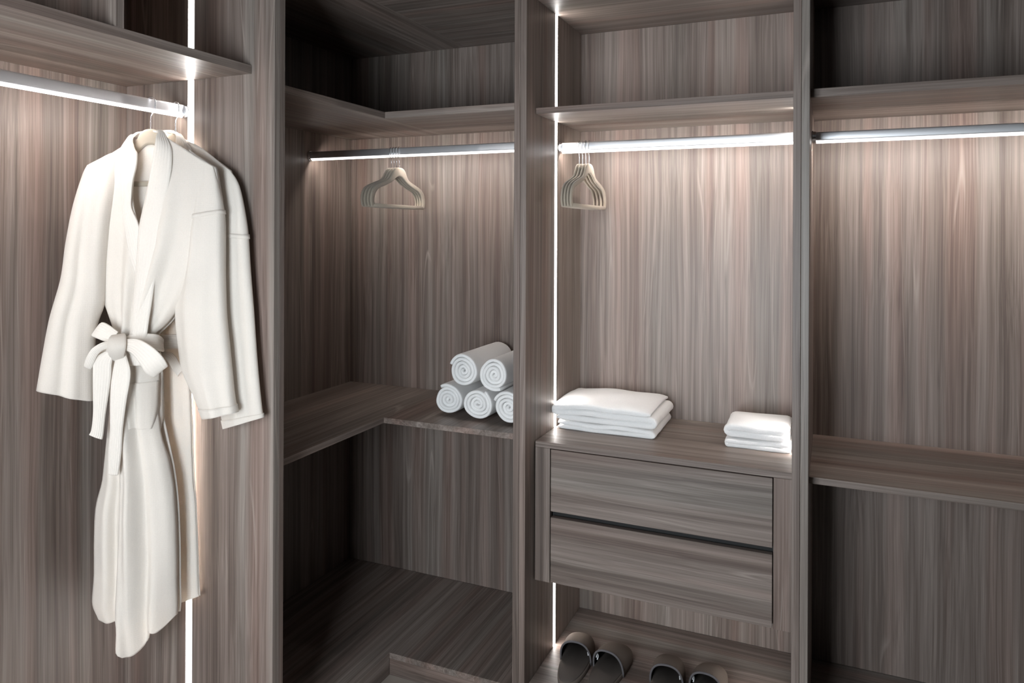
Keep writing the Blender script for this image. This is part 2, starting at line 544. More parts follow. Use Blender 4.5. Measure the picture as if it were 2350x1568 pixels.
# ---- floating drawer chest in the centre bay
chest = thing('drawer_chest', 'floating two-drawer chest of grey brown wood fitted between the posts', 'drawers', ((XC0 + XB) / 2, S, 0.407))
cx0, cx1 = XC0 + 0.003, XB - 0.0015
board('top_board', cx0, cx1, S, -0.001, 0.862, 0.882, 'wx', chest)
board('stile', cx0, 1.1735, S, S + 0.022, 0.407, 0.8615, 'wz', chest)
board('stile', 1.8885, cx1, S, S + 0.022, 0.407, 0.8615, 'wz', chest)
board('side_board', cx0, cx0 + 0.018, S + 0.022, -0.001, 0.407, 0.862, 'wy', chest)
board('side_board', cx1 - 0.018, cx1, S + 0.022, -0.001, 0.407, 0.862, 'wy', chest)
board('bottom_board', cx0 + 0.018, cx1 - 0.018, S + 0.024, -0.001, 0.411, 0.427, 'wx', chest)
board('groove_shade_sheet', 1.1735, 1.8885, S + 0.030, S + 0.034, 0.43, 0.862, 'groove_shade', chest, 0)  # black sheet behind the fronts stands in for shade in the gaps
for z0, z1, lab in ((0.6495, 0.8590, 'upper drawer front with horizontal grain'), (0.409, 0.6290, 'lower drawer front with horizontal grain')):
    dr = board('drawer', 1.1765, 1.8855, S, S + 0.022, z0, z1, 'wx', chest, 0.0012)
    dr['label'] = lab

# ------------------------------------------------------------------ clothes hangers
OUT_R = [(0.0, -0.080), (0.024, -0.083), (0.042, -0.094), (0.056, -0.113), (0.074, -0.130), (0.118, -0.144), (0.165, -0.159), (0.194, -0.178), (0.206, -0.206), (0.204, -0.230), (0.196, -0.243)]
IN_R = [(0.0, -0.116), (0.016, -0.118), (0.034, -0.127), (0.046, -0.134), (0.064, -0.143), (0.106, -0.158), (0.150, -0.171), (0.174, -0.190), (0.183, -0.212), (0.182, -0.227), (0.178, -0.231)]
def hanger_meshes():
    o_ = cr_spline(OUT_R, 34)
    i_ = cr_spline(IN_R, 34)
    outer = [(-a, b) for a, b in reversed(o_)] + o_[1:]
    inner = [(-a, b) for a, b in reversed(i_)] + i_[1:]
    n = len(outer)
    verts, faces = [], []
    # cross-section across the strap: thin at the edges, fuller in the middle
    sect = [(0.0, 0.0022), (0.18, 0.0036), (0.5, 0.0042), (0.82, 0.0036), (1.0, 0.0022)]
    ring = [(t, h) for t, h in sect] + [(t, -h) for t, h in reversed(sect)]
    k = len(ring)
    for a, b in zip(outer, inner):
        for t, h in ring:
            verts.append((a[0] + (b[0] - a[0]) * t, h, a[1] + (b[1] - a[1]) * t))
    for i in range(n - 1):
        for j in range(k):
            faces.append((i * k + j, i * k + (j + 1) % k, (i + 1) * k + (j + 1) % k, (i + 1) * k + j))
    faces.append(tuple(range(k)))
    faces.append(tuple(reversed(range((n - 1) * k, n * k))))
    body = mesh_from('hanger_body', verts, faces)
    bar = tube('hanger_bar', [(-0.19, 0, -0.237), (-0.1, 0, -0.2375), (0.1, 0, -0.2375), (0.19, 0, -0.237)], 0.0044, 10)
    for v in bar.vertices:
        v.co.z = -0.2373 + (v.co.z + 0.2373) * 1.75
    # question-mark hook: stem, bulge forward, over the rail, down behind
    hp = [(0.0, 0, -0.084), (0.0, 0, -0.066), (-0.001, 0, -0.052), (-0.006, 0, -0.043), (-0.0125, 0, -0.033), (-0.014, 0, -0.018),
          (-0.0125, 0, -0.005), (-0.006, 0, 0.0022), (0.002, 0, 0.0030), (0.009, 0, -0.001), (0.0125, 0, -0.009), (0.0135, 0, -0.018)]
    hook = tube('hook', cr_spline(hp, 44), 0.0017, 8)
    return body, bar, hook
HM = hanger_meshes()
for me, mt in zip(HM, ('velvet', 'velvet', 'chrome')):
    me.materials.append(M[mt])
    me.polygons.foreach_set('use_smooth', [True] * len(me.polygons))
# the same hanger with its hook turned the other way round, for the rail of the left bay
HMF = []
for q_, me in enumerate(HM):
    m2 = me.copy()
    m2.transform(Matrix.Diagonal((-1, 1, 1, 1)))
    m2.flip_normals()
    for v in m2.vertices:
        if q_ < 2:
            v.co.x *= 0.80 if q_ == 0 else 0.72
        if q_ == 1:
            v.co.z -= 0.008
        elif v.co.z < -0.079:
            v.co.z = -0.088 + (v.co.z + 0.080) * (1.25 if q_ == 0 else 1.0)
    HMF.append(m2)

def hanger(x, y, z, rz, label, group, ms=HM):
    t = thing('clothes_hanger', label, 'hanger', (x, y, z), rz, group)
    for nm, me in zip(('hanger_body', 'trouser_bar', 'hook'), ms):
        o = bpy.data.objects.new(nm, me)
        COL.objects.link(o)
        o.parent = t
    return t
ORD = ['leftmost', 'second from left', 'third from left', 'rightmost']
for k_ in range(4):
    hanger(0.4085 + 0.0125 * k_, -0.294, 1.9320, math.radians(90 + (k_ - 1.5) * 0.5),
           'empty beige velvet hanger on the corner bay rail, %s of four' % ORD[k_], 'hangers on the corner rail')
for k_ in range(4):
    hanger(1.1955 + 0.0125 * k_, -0.257, 1.9250, math.radians(90 + (1.5 - k_) * 0.5),
           'empty beige velvet hanger on the centre bay rail, %s of four' % ORD[k_], 'hangers on the centre rail')

# ------------------------------------------------------------------ bathrobes
ROBE_FRONT = {
  'left_rows': [((-0.158,1.7779),(-0.0509,1.8529,0.01)),((-0.1599,1.7172),(-0.0305,1.7913,0.03)),((-0.1564,1.6307),(-0.0308,1.6922,0.04)),((-0.1462,1.5317),(-0.0093,1.6211,0.045)),((-0.135,1.4447),(0.0186,1.5088,0.045)),((-0.1236,1.3823),(0.0331,1.4113,0.045)),((-0.0996,1.3108),(0.0265,1.3112,0.045)),((-0.1006,1.2572),(0.0267,1.2648,0.045)),((-0.1094,1.1827),(0.038,1.1929,0.05)),((-0.1113,1.0707),(0.0423,1.0849,0.055)),((-0.1221,0.9507),(0.0468,0.9653,0.06)),((-0.1285,0.8804),(0.0472,0.8928,0.06)),((-0.1448,0.8064),(0.0515,0.8223,0.065)),((-0.1488,0.7115),(0.052,0.7259,0.065)),((-0.1485,0.6186),(0.0525,0.6294,0.065)),((-0.1526,0.5351),(0.0529,0.545,0.065)),((-0.1382,0.4941),(0.0531,0.5016,0.065))],
  'right_rows': [((0.0319,1.8759,0.01),(0.217,1.7717)),((0.0355,1.8277,0.03),(0.2292,1.7167)),((0.0334,1.7655,0.04),(0.2368,1.6558)),((0.0219,1.6919,0.045),(0.2077,1.5584)),((0.005,1.6052,0.05),(0.1559,1.4719)),((-0.0047,1.4844,0.05),(0.1126,1.3968)),((-0.015,1.3867,0.05),(0.0702,1.3399)),((-0.0207,1.3036,0.05),(0.0206,1.2925)),((-0.034,1.2644,0.05),(0.0208,1.2575)),((-0.0423,1.1921,0.055),(0.0376,1.1808)),((-0.0445,1.0838,0.06),(0.0422,1.0589)),((-0.0484,0.9623,0.06),(0.0763,0.9242)),((-0.0492,0.8426,0.065),(0.0909,0.8261)),((-0.05,0.7236,0.07),(0.0971,0.7152)),((-0.0523,0.5665,0.07),(0.099,0.6039)),((-0.0533,0.4649,0.07),(0.1007,0.5422)),((-0.0247,0.4227,0.07),(0.098,0.5122))],
  'sleeve_l': [((-0.1655,1.7764),(-0.1026,1.8157)),((-0.1783,1.7463),(-0.0954,1.7311)),((-0.2013,1.6608),(-0.1087,1.6187)),((-0.2188,1.558),(-0.1196,1.5066)),((-0.2309,1.4596),(-0.1259,1.3973)),((-0.2575,1.3497),(-0.1477,1.3186)),((-0.2737,1.2514),(-0.1538,1.2099)),((-0.2876,1.1563),(-0.1557,1.1147))],
  'sleeve_r': [((0.2141,1.7754),(0.1323,1.8229)),((0.2306,1.7227),(0.1415,1.7303)),((0.2472,1.6497),(0.139,1.6317)),((0.2506,1.5588),(0.1307,1.5454)),((0.2525,1.4619),(0.1123,1.4586)),((0.2574,1.3652),(0.0926,1.3777)),((0.2681,1.281),(0.1017,1.2727)),((0.2772,1.209),(0.1149,1.2041)),((0.2848,1.1432),(0.1546,1.1324)),((0.2937,1.0957),(0.1892,1.0713))],
  'back_neck': [(-0.058,1.8503),(-0.0101,1.8591),(0.054,1.8532)],
  'collar_l_in': [(0.015,1.5577,0.05),(-0.0006,1.6161,0.052),(-0.0241,1.6587,0.052),(-0.0257,1.693,0.05),(-0.0214,1.7333,0.05),(-0.0131,1.774,0.045),(-0.0139,1.81,0.04),(-0.0254,1.8252,0.036),(-0.0362,1.8431,0.03),(-0.0406,1.8591,0.02),(-0.0384,1.8767,0.0),(-0.0196,1.8839,-0.016)],
  'collar_l_out': [(-0.0014,1.4478,0.05),(-0.0323,1.5208,0.05),(-0.0554,1.6307,0.046),(-0.0624,1.7041,0.044),(-0.0673,1.7534,0.04),(-0.0716,1.7907,0.034),(-0.0791,1.816,0.026),(-0.0765,1.8303,0.02),(-0.0675,1.8487,0.012),(-0.0551,1.8673,0.004),(-0.0461,1.8649,-0.016),(-0.0238,1.8647,-0.024)],
  'collar_r_in': [(-0.0193,1.2194,0.07),(-0.0099,1.3063,0.068),(-0.0022,1.3884,0.066),(0.0061,1.4852,0.064),(0.0124,1.6051,0.06),(0.0274,1.6829,0.056),(0.0342,1.7291,0.054),(0.0407,1.7891,0.048),(0.0444,1.8384,0.042),(0.0396,1.8593,0.032),(0.032,1.8769,0.012),(-0.0196,1.8839,-0.016)],
  'collar_r_out': [(0.0319,1.2207,0.07),(0.0398,1.3071,0.066),(0.0523,1.3892,0.064),(0.0661,1.4821,0.06),(0.0885,1.6186,0.056),(0.0977,1.7155,0.05),(0.1013,1.7643,0.044),(0.0959,1.8018,0.034),(0.0849,1.83,0.024),(0.0628,1.8562,0.014),(0.0345,1.8797,0.0),(-0.0238,1.8647,-0.024)],
  'belt_l_a': [(-0.0546,1.3142,0.075),(-0.0838,1.3309,0.072),(-0.1129,1.3396,0.06),(-0.1352,1.3218,0.03),(-0.1441,1.3016,-0.005)],
  'belt_l_b': [(-0.0641,1.2821,0.085),(-0.1028,1.2883,0.075),(-0.1424,1.2993,0.06),(-0.1519,1.298,0.03),(-0.1569,1.2774,-0.005)],
  'belt_r_a': [(-0.0312,1.3001,0.085),(-0.0031,1.3081,0.072),(0.0339,1.3103,0.064),(0.054,1.3039,0.04),(0.0377,1.2847,-0.005)],
  'belt_r_b': [(-0.0344,1.27,0.085),(0.0047,1.2685,0.072),(0.0385,1.2657,0.064),(0.057,1.2576,0.04),(0.0392,1.2473,-0.005)],
  'knot': [(-0.0543,1.2736,0.085)],
  'wrap_a': [(-0.0791,1.3024,0.075),(-0.0722,1.2969,0.104),(-0.0662,1.2789,0.118),(-0.0672,1.2568,0.106),(-0.07,1.2381,0.08)],
  'wrap_b': [(-0.029,1.3071,0.075),(0.0007,1.302,0.104),(0.0121,1.283,0.118),(-0.0025,1.2595,0.106),(-0.038,1.2379,0.08)],
  'loop_l_a': [(-0.061,1.2912,0.09),(-0.0893,1.2921,0.11),(-0.1293,1.2773,0.116),(-0.1541,1.2524,0.11),(-0.1652,1.2286,0.092),(-0.1534,1.2532,0.078),(-0.1233,1.2694,0.074),(-0.0765,1.2781,0.074)],
  'loop_l_b': [(-0.0608,1.2637,0.09),(-0.0818,1.2734,0.105),(-0.1096,1.2605,0.11),(-0.1276,1.2355,0.106),(-0.1397,1.218,0.092),(-0.1391,1.2322,0.078),(-0.1175,1.2512,0.074),(-0.0764,1.2612,0.074)],
  'loop_r_a': [(-0.0236,1.2937,0.09),(0.0455,1.3018,0.112),(0.1049,1.2837,0.12),(0.135,1.2568,0.112),(0.1331,1.231,0.092),(0.1064,1.2392,0.078),(0.0477,1.266,0.072),(-0.0279,1.2849,0.072)],
  'loop_r_b': [(-0.0252,1.2709,0.09),(0.0279,1.2612,0.112),(0.062,1.2353,0.12),(0.0747,1.2097,0.112),(0.0827,1.1967,0.092),(0.0529,1.2072,0.078),(0.0162,1.2326,0.072),(-0.031,1.2656,0.072)],
  'tail_l_a': [(-0.0846,1.2655,0.1),(-0.1284,1.2458,0.104),(-0.1337,1.2148,0.102),(-0.135,1.1665,0.097),(-0.1346,1.1,0.092),(-0.1409,1.0523,0.09),(-0.1498,1.0374,0.09)],
  'tail_l_b': [(-0.054,1.2581,0.1),(-0.0597,1.2303,0.104),(-0.0626,1.199,0.102),(-0.074,1.1528,0.097),(-0.0895,1.0923,0.092),(-0.0981,1.0383,0.09),(-0.1027,1.0218,0.09)],
  'tail_c_a': [(-0.0475,1.2564,0.09),(-0.0538,1.2248,0.1),(-0.0655,1.1772,0.1),(-0.0686,1.1177,0.1),(-0.0694,1.0457,0.098),(-0.0776,0.9854,0.095),(-0.0816,0.9266,0.09)],
  'tail_c_b': [(-0.0164,1.2638,0.09),(0.0095,1.2254,0.1),(0.0125,1.1922,0.1),(-0.0002,1.13,0.1),(-0.0168,1.0577,0.098),(-0.0263,0.9851,0.095),(-0.0422,0.9225,0.09)],
  'pocket': [((-0.0252,1.1693,0.062),(0.0402,1.1711,0.062)),((-0.0234,1.0975,0.066),(0.0409,1.0935,0.066)),((-0.0167,1.0437,0.068),(0.037,1.0396,0.068))],
}
ROBE_REAR = {
  'rows': [((-0.1322,1.8303),(0.2155,1.7671)),((-0.1224,1.7265),(0.232,1.707)),((-0.1126,1.6072),(0.2164,1.5951)),((-0.1027,1.4751),(0.1344,1.4557)),((-0.0967,1.3697),(0.0668,1.3576)),((-0.0926,1.2841),(0.0533,1.2889)),((-0.0919,1.1589),(0.0574,1.1711)),((-0.0913,1.0403),(0.0648,1.0628)),((-0.0995,0.8519),(0.0744,0.8757)),((-0.1082,0.7516),(0.0852,0.7814)),((-0.1107,0.5276),(0.0966,0.5678)),((-0.1102,0.443),(0.1002,0.5278))],
  'sleeve_r': [((0.2155,1.7671),(0.1156,1.8131)),((0.2497,1.719),(0.1531,1.721)),((0.2775,1.6015),(0.157,1.6075)),((0.2909,1.4726),(0.1476,1.4813)),((0.3025,1.3724),(0.1382,1.3648)),((0.3158,1.2349),(0.1523,1.223)),((0.3305,1.1202),(0.1746,1.1053)),((0.3385,1.0748),(0.1964,1.0274))],
  'sleeve_l': [((-0.1581,1.8046),(-0.0955,1.8421)),((-0.1839,1.7143),(-0.0912,1.7259)),((-0.1944,1.5534),(-0.0903,1.5545)),((-0.2048,1.3649),(-0.0985,1.3696)),((-0.2118,1.2299),(-0.1015,1.2374)),((-0.2149,1.0949),(-0.1045,1.105))],
  'neck': [(-0.0666,1.8882),(-0.0146,1.8778),(0.0469,1.8568)],
  'collar_r_in': [(0.0215,1.7347,0.03),(0.0299,1.7982,0.03),(0.0309,1.8493,0.028),(0.0218,1.8736,0.02),(-0.0111,1.8841,0.0),(-0.0461,1.8886,-0.012)],
  'collar_r_out': [(0.1015,1.7076,0.034),(0.1036,1.7705,0.03),(0.0892,1.8261,0.02),(0.0452,1.8637,0.008),(-0.0032,1.8894,-0.004),(-0.0443,1.8964,-0.012)],
  'collar_l_in': [(0.0171,1.7222,0.026),(-0.0033,1.7993,0.03),(-0.0235,1.8517,0.028),(-0.0363,1.8764,0.02),(-0.0486,1.886,0.0),(-0.0443,1.8885,-0.012)],
  'collar_l_out': [(-0.031,1.7101,0.03),(-0.0682,1.7759,0.026),(-0.0839,1.8295,0.016),(-0.0728,1.8722,0.004),(-0.0677,1.8926,-0.004),(-0.0461,1.8965,-0.012)],
  'belt_a': [(-0.0538,1.2863,0.03),(0.0214,1.2913,0.034),(0.0715,1.2925,0.02),(0.0524,1.2858,-0.004)],
  'belt_b': [(-0.0535,1.2424,0.03),(0.0216,1.2481,0.034),(0.0735,1.2495,0.02),(0.0544,1.2434,-0.004)],
  'loop_a': [(0.0041,1.2426,0.04),(0.0501,1.2397,0.05),(0.0741,1.2164,0.05),(0.0823,1.1936,0.045)],
  'loop_b': [(0.0041,1.2274,0.04),(0.033,1.2133,0.05),(0.0538,1.1897,0.05),(0.0654,1.1747,0.045)],
}

def bend_front(s):
    x, y, n = 0.254, -1.312, 60
    ds = s / n
    ang = lambda m: math.radians(max(5, 16 - 60 * m) if m > 0 else min(66, 16 - 190 * m))
    for k in range(n):
        a = ang((k + 0.5) * ds)
        x += ds * math.cos(a)
        y += ds * math.sin(a)
    return x, y, ang(s)
_bt = [bend_front(-0.4 + 0.005 * i) for i in range(161)]
def bend_tab(s):
    t = min(max((s + 0.4) / 0.005, 0), 159.999)
    k = int(t)
    u = t - k
    return tuple(a + (b - a) * u for a, b in zip(_bt[k], _bt[k + 1]))
def flat_rear(s):
    return 0.254 + s, -1.224, 0.0

class Robe:
    def __init__(self, root, curve):
        self.root, self.curve = root, curve
    def P(self, s, z, n):
        x, y, a = self.curve(s)
        L = self.root.location
        return (x + n * math.sin(a) - L.x, y - n * math.cos(a) - L.y, z - L.z)
    def sheet(self, name, rows, nf, mat, m=90, k=44, th=0.006, parent=None, top=None, hem=None):
        """rows: list of (edge0, edge1) as (s, z[, n]); nf(a, t, s, z) gives the depth"""
        e0 = cr_spline([r[0][:2] for r in rows], m)
        e1 = cr_spline([r[1][:2] for r in rows], m)
        tp = cr_spline(top, k) if top else None
        verts, faces, uvs = [], [], []
        for i in range(m):
            t = i / (m - 1)
            for j in range(k):
                a = j / (k - 1)
                s = e0[i][0] + (e1[i][0] - e0[i][0]) * a
                z = e0[i][1] + (e1[i][1] - e0[i][1]) * a
                if tp:
                    w = max(0.0, 1 - t * 4.0) ** 2
                    z += w * (tp[j][1] - (e0[0][1] + (e1[0][1] - e0[0][1]) * a))
                    s += w * (tp[j][0] - (e0[0][0] + (e1[0][0] - e0[0][0]) * a))
                if hem:
                    z += hem(a) * max(0.0, (t - 0.8) / 0.2)
                verts.append(self.P(s, z, nf(a, t, s, z)))
                uvs.append((s, z))
        for i in range(m - 1):
            for j in range(k - 1):
                faces.append((i * k + j, i * k + j + 1, (i + 1) * k + j + 1, (i + 1) * k + j))
        o = link(name, mesh_from(name, verts, faces, uvs), mat, parent or self.root, True)
        solidify(o, th)
        return o
    def sleeve(self, rows, b, c, phase, mat='robe', m=70, k=40, fold=0.006, seam=0.28):
        o_ = cr_spline([r[0][:2] for r in rows], m)
        i_ = cr_spline([r[1][:2] for r in rows], m)
        verts, faces, uvs = [], [], []
        for i in range(m):
            t = i / (m - 1)
            bb = b * min(1.0, 0.12 + 3.2 * t) * (1.0 - 0.15 * t)
            for j in range(k):
                ph = 2 * math.pi * j / k
                a = (1 - math.cos(ph)) / 2
                s = o_[i][0] + (i_[i][0] - o_[i][0]) * a
                z = o_[i][1] + (i_[i][1] - o_[i][1]) * a
                sn = math.sin(ph)
                n = c + bb * math.copysign(abs(sn) ** 0.75, sn)
                w = min(1.0, t * 2.5)
                if sn > 0:
                    n += fold * w * math.sin(a * 9.0 + phase + 1.6 * t) * abs(sn)
                    n += 0.5 * fold * w * math.sin(a * 17.0 + phase * 2 - 3 * t) * abs(sn)
                else:
                    n += 0.3 * fold * w * math.sin(a * 8.0 + phase)
                # crease where the sleeve is set in
                verts.append(self.P(s, z, n))
                uvs.append((s, z))
        for i in range(m - 1):
            for j in range(k):
                faces.append((i * k + j, i * k + (j + 1) % k, (i + 1) * k + (j + 1) % k, (i + 1) * k + j))
        o = link('sleeve', mesh_from('sleeve', verts, faces, uvs), mat, self.root, True)
        solidify(o, 0.005, -1)
        # stitched hem turn-up near the cuff and seam below the shoulder
        for nm, rr, off in (('cuff_hem', (0.955, 0.99), 0.0012), ('armhole_seam', (seam, seam + 0.004), 0.0012)):
            vs_, fs_, us_ = [], [], []
            q = 6
            i0, i1 = int(rr[0] * (m - 1)), int(rr[1] * (m - 1)) + 1
            for i in range(i0, i1 + 1):
                for j in range(k):
                    v = Vector(verts[i * k + j])
                    v0 = Vector(verts[i * k + (j - 1) % k]); v1 = Vector(verts[i * k + (j + 1) % k])
                    dn = Vector(verts[min(i + 1, m - 1) * k + j]) - Vector(verts[max(i - 1, 0) * k + j])
                    nr = (v1 - v0).cross(dn)
                    nr = nr.normalized() if nr.length > 1e-9 else Vector((0, -1, 0))
                    vs_.append(v + nr * (off * self.out_sign))
                    us_.append(uvs[i * k + j])
            for i in range(i1 - i0):
                for j in range(k):
                    fs_.append((i * k + j, i * k + (j + 1) % k, (i + 1) * k + (j + 1) % k, (i + 1) * k + j))
            h = link(nm, mesh_from(nm, vs_, fs_, us_), mat, o, True)
            solidify(h, 0.003, 0)
        return o
    out_sign = 1.0
    def strip(self, name, ea, eb, mat='robe_trim', m=48, k=7, th=0.007, crown=0.004, parent=None):
        a_ = cr_spline(ea, m)
        b_ = cr_spline(eb, m)
        verts, faces, uvs = [], [], []
        for i in range(m):
            for j in range(k):
                t = j / (k - 1)
                p = [x + (y - x) * t for x, y in zip(a_[i], b_[i])]
                p[2] += crown * math.sin(math.pi * t)
                verts.append(self.P(*p))
                uvs.append((t, i / m * 4))
        for i in range(m - 1):
            for j in range(k - 1):
                faces.append((i * k + j, i * k + j + 1, (i + 1) * k + j + 1, (i + 1) * k + j))
        o = link(name, mesh_from(name, verts, faces, uvs), mat, parent or self.root, True)
        solidify(o, th)
        subsurf(o, 1)
        return o

def lerp_edges(rows, side):
    """edge position as a function of height"""
    pts = sorted(((r[side][1], r[side][0]) for r in rows))
    def f(z):
        if z <= pts[0][0]:
            return pts[0][1]
        for (z0, s0), (z1, s1) in zip(pts, pts[1:]):
            if z <= z1:
                return s0 + (s1 - s0) * (z - z0) / max(z1 - z0, 1e-6)
        return pts[-1][1]
    return f

def depth_of(z, tab):
    for (z0, b0), (z1, b1) in zip(tab, tab[1:]):
        if z >= z1:
            u = (z0 - z) / max(z0 - z1, 1e-6)
            u = min(max(u, 0), 1)
            return b0 + (b1 - b0) * u
    return tab[-1][1]

# front robe
rf = thing('bathrobe', 'white waffle bathrobe in front with its belt tied in a bow', 'bathrobe', (0.254, -1.312, 0.42), 0, 'bathrobes on the left rail')
R1 = Robe(rf, bend_tab)
T = ROBE_FRONT
eL = lerp_edges(T['left_rows'], 0)
eR = lerp_edges(T['right_rows'], 1)
BT = [(1.90, 0.004), (1.84, 0.016), (1.76, 0.036), (1.60, 0.050), (1.42, 0.052), (1.29, 0.050), (1.20, 0.056), (0.95, 0.064), (0.45, 0.072)]
def body_n(s, z, sign):
    l, r = eL(z), eR(z)
    a = min(max((s - l) / max(r - l, 1e-4), 0.0), 1.0)
    return a, depth_of(z, BT) * max(math.sin(math.pi * a), 0.0) ** 0.62 * sign
def folds(a, z, seed):
    up = min(max((z - 1.30) / 0.45, 0), 1)         # 1 at the shoulders, 0 at the waist
    dn = min(max((1.28 - z) / 0.5, 0), 1)          # 1 at the hem
    w = 0.0
    if z > 1.28:
        amp = 0.0085 * (1 - up) ** 0.6 * 1.0 + 0.0015
        w += amp * math.sin(a * 21 + seed) + 0.5 * amp * math.sin(a * 39 + seed * 2.1)
    else:
        amp = 0.006 + 0.010 * dn
        w += amp * math.sin(a * 15 + seed + 0.9 * math.sin(z * 5 + seed)) + 0.45 * amp * math.sin(a * 29 + seed * 1.7 + z * 3)
        w += 0.0025 * noise.noise(Vector((a * 6, z * 9, seed)))
    return w * max(math.sin(math.pi * min(max(a, 0), 1)), 0) ** 0.4
def nf_left(a_, t, s, z):
    a, n = body_n(s, z, 1)
    return n + folds(a, z, 0.6) - 0.004
def nf_right(a_, t, s, z):
    a, n = body_n(s, z, 1)
    return n + folds(a, z, 0.6) + 0.010 * min(1, t * 6)
def nf_back(a_, t, s, z):
    a, n = body_n(s, z, -0.35)
    return n + 0.25 * folds(a, z, 2.0)
R1.sheet('front_panel', T['left_rows'], nf_left, 'robe')
def hem_right(a):
    d = -0.024 * math.sin(math.pi * min(a / 0.60, 1)) if a < 0.60 else -0.010 * math.sin(math.pi * (a - 0.60) / 0.40)
    return d + 0.012 * min(max((a - 0.50) / 0.06, 0), 1) * (1 - min(max((a - 0.56) / 0.2, 0), 1))
R1.sheet('front_panel', T['right_rows'], nf_right, 'robe', hem=hem_right)
back_rows = [(l[0], r[1]) for l, r in zip(T['left_rows'], T['right_rows'])]
R1.sheet('back_panel', back_rows, nf_back, 'robe', top=[T['left_rows'][0][0][:2]] + [p[:2] for p in T['back_neck']] + [T['right_rows'][0][1][:2]], k=60)
R1.sleeve(T['sleeve_l'], 0.036, 0.012, 0.4)
R1.sleeve(T['sleeve_r'], 0.036, 0.010, 2.0, seam=0.225)
R1.strip('collar', T['collar_l_in'], T['collar_l_out'], m=70, k=9, th=0.007)
R1.strip('collar', T['collar_r_in'], T['collar_r_out'], m=70, k=9, th=0.008)
belt = R1.strip('belt', T['belt_l_a'], T['belt_l_b'], th=0.008)
R1.strip('belt_band', T['belt_r_a'], T['belt_r_b'], th=0.008, parent=belt)
R1.strip('bow_loop', T['loop_l_a'], T['loop_l_b'], th=0.008, parent=belt)
R1.strip('bow_loop', T['loop_r_a'], T['loop_r_b'], th=0.008, parent=belt)
R1.strip('belt_tail', T['tail_l_a'], T['tail_l_b'], th=0.008, parent=belt)
R1.strip('belt_tail', T['tail_c_a'], T['tail_c_b'], th=0.008, parent=belt)
# knot: a squashed, slightly twisted pillow
bm = bmesh.new()
bmesh.ops.create_uvsphere(bm, u_segments=28, v_segments=18, radius=1)
ks, kz, kn = T['knot'][0]
kc = Vector(R1.P(ks, kz, kn + 0.012))
for v in bm.verts:
    c = v.co
    r = 1 + 0.07 * math.sin(3 * c.x + 5 * c.z) + 0.05 * math.sin(9 * c.x - 4 * c.z)
    v.co = kc + Vector((c.x * 0.024 * r, c.y * 0.019 * r, c.z * 0.026 * r + c.x * 0.006))
mk = bpy.data.meshes.new('knot')
bm.to_mesh(mk)
bm.free()
link('knot', mk, 'robe', belt, True)
R1.strip('knot_wrap', T['wrap_a'], T['wrap_b'], mat='robe', th=0.010, crown=0.010, m=30, k=9, parent=belt)
R1.sheet('pocket', T['pocket'], lambda a, t, s, z: nf_right(a, 1, s, z) + 0.005, 'robe', m=20, k=16, th=0.004)
hanger(0.254, -1.312, 1.9745, math.radians(17), 'beige velvet hanger holding the front bathrobe with the bow', 'hangers on the left rail', HMF)

# rear robe
rr_ = thing('bathrobe', 'white bathrobe behind the belted one, against the side panel', 'bathrobe', (0.254, -1.224, 0.5), 0, 'bathrobes on the left rail')
R2 = Robe(rr_, flat_rear)
T = ROBE_REAR
eL2 = lerp_edges(T['rows'], 0)
eR2 = lerp_edges(T['rows'], 1)
def nf2(sign, amp):
    def f(a_, t, s, z):
        l, r = eL2(z), eR2(z)
        a = min(max((s - l) / max(r - l, 1e-4), 0), 1)
        w = max(math.sin(math.pi * a), 0) ** 0.6
        return sign * min(0.009 + 0.16 * t, 0.024) * w + amp * math.sin(a * 16 + 1.0 + z) * w * min(t * 3, 1)
    return f
top2 = [T['rows'][0][0]] + list(T['neck']) + [T['rows'][0][1]]
R2.sheet('front_panel', T['rows'], nf2(1, 0.004), 'robe', top=[T['rows'][0][0], (T['neck'][0][0], T['neck'][0][1] - 0.07), (T['neck'][1][0], T['neck'][1][1] - 0.12), (T['neck'][2][0] + 0.012, T['neck'][2][1] - 0.002), T['rows'][0][1]])
R2.sheet('back_panel', T['rows'], nf2(-1, 0.002), 'robe', top=top2)
R2.sleeve(T['sleeve_r'], 0.022, 0.002, 1.1, fold=0.005, seam=0.31)
R2.sleeve(T['sleeve_l'], 0.018, 0.0, 0.3, fold=0.003)
R2.strip('collar', T['collar_r_in'], T['collar_r_out'], th=0.006)
R2.strip('collar', T['collar_l_in'], T['collar_l_out'], th=0.006)
b2 = R2.strip('belt', T['belt_a'], T['belt_b'], th=0.006)
R2.strip('bow_loop', T['loop_a'], T['loop_b'], th=0.006, parent=b2)
hanger(0.254, -1.2255, 1.9745, 0.0, 'beige velvet hanger holding the rear bathrobe by the light strip', 'hangers on the left rail', HMF)

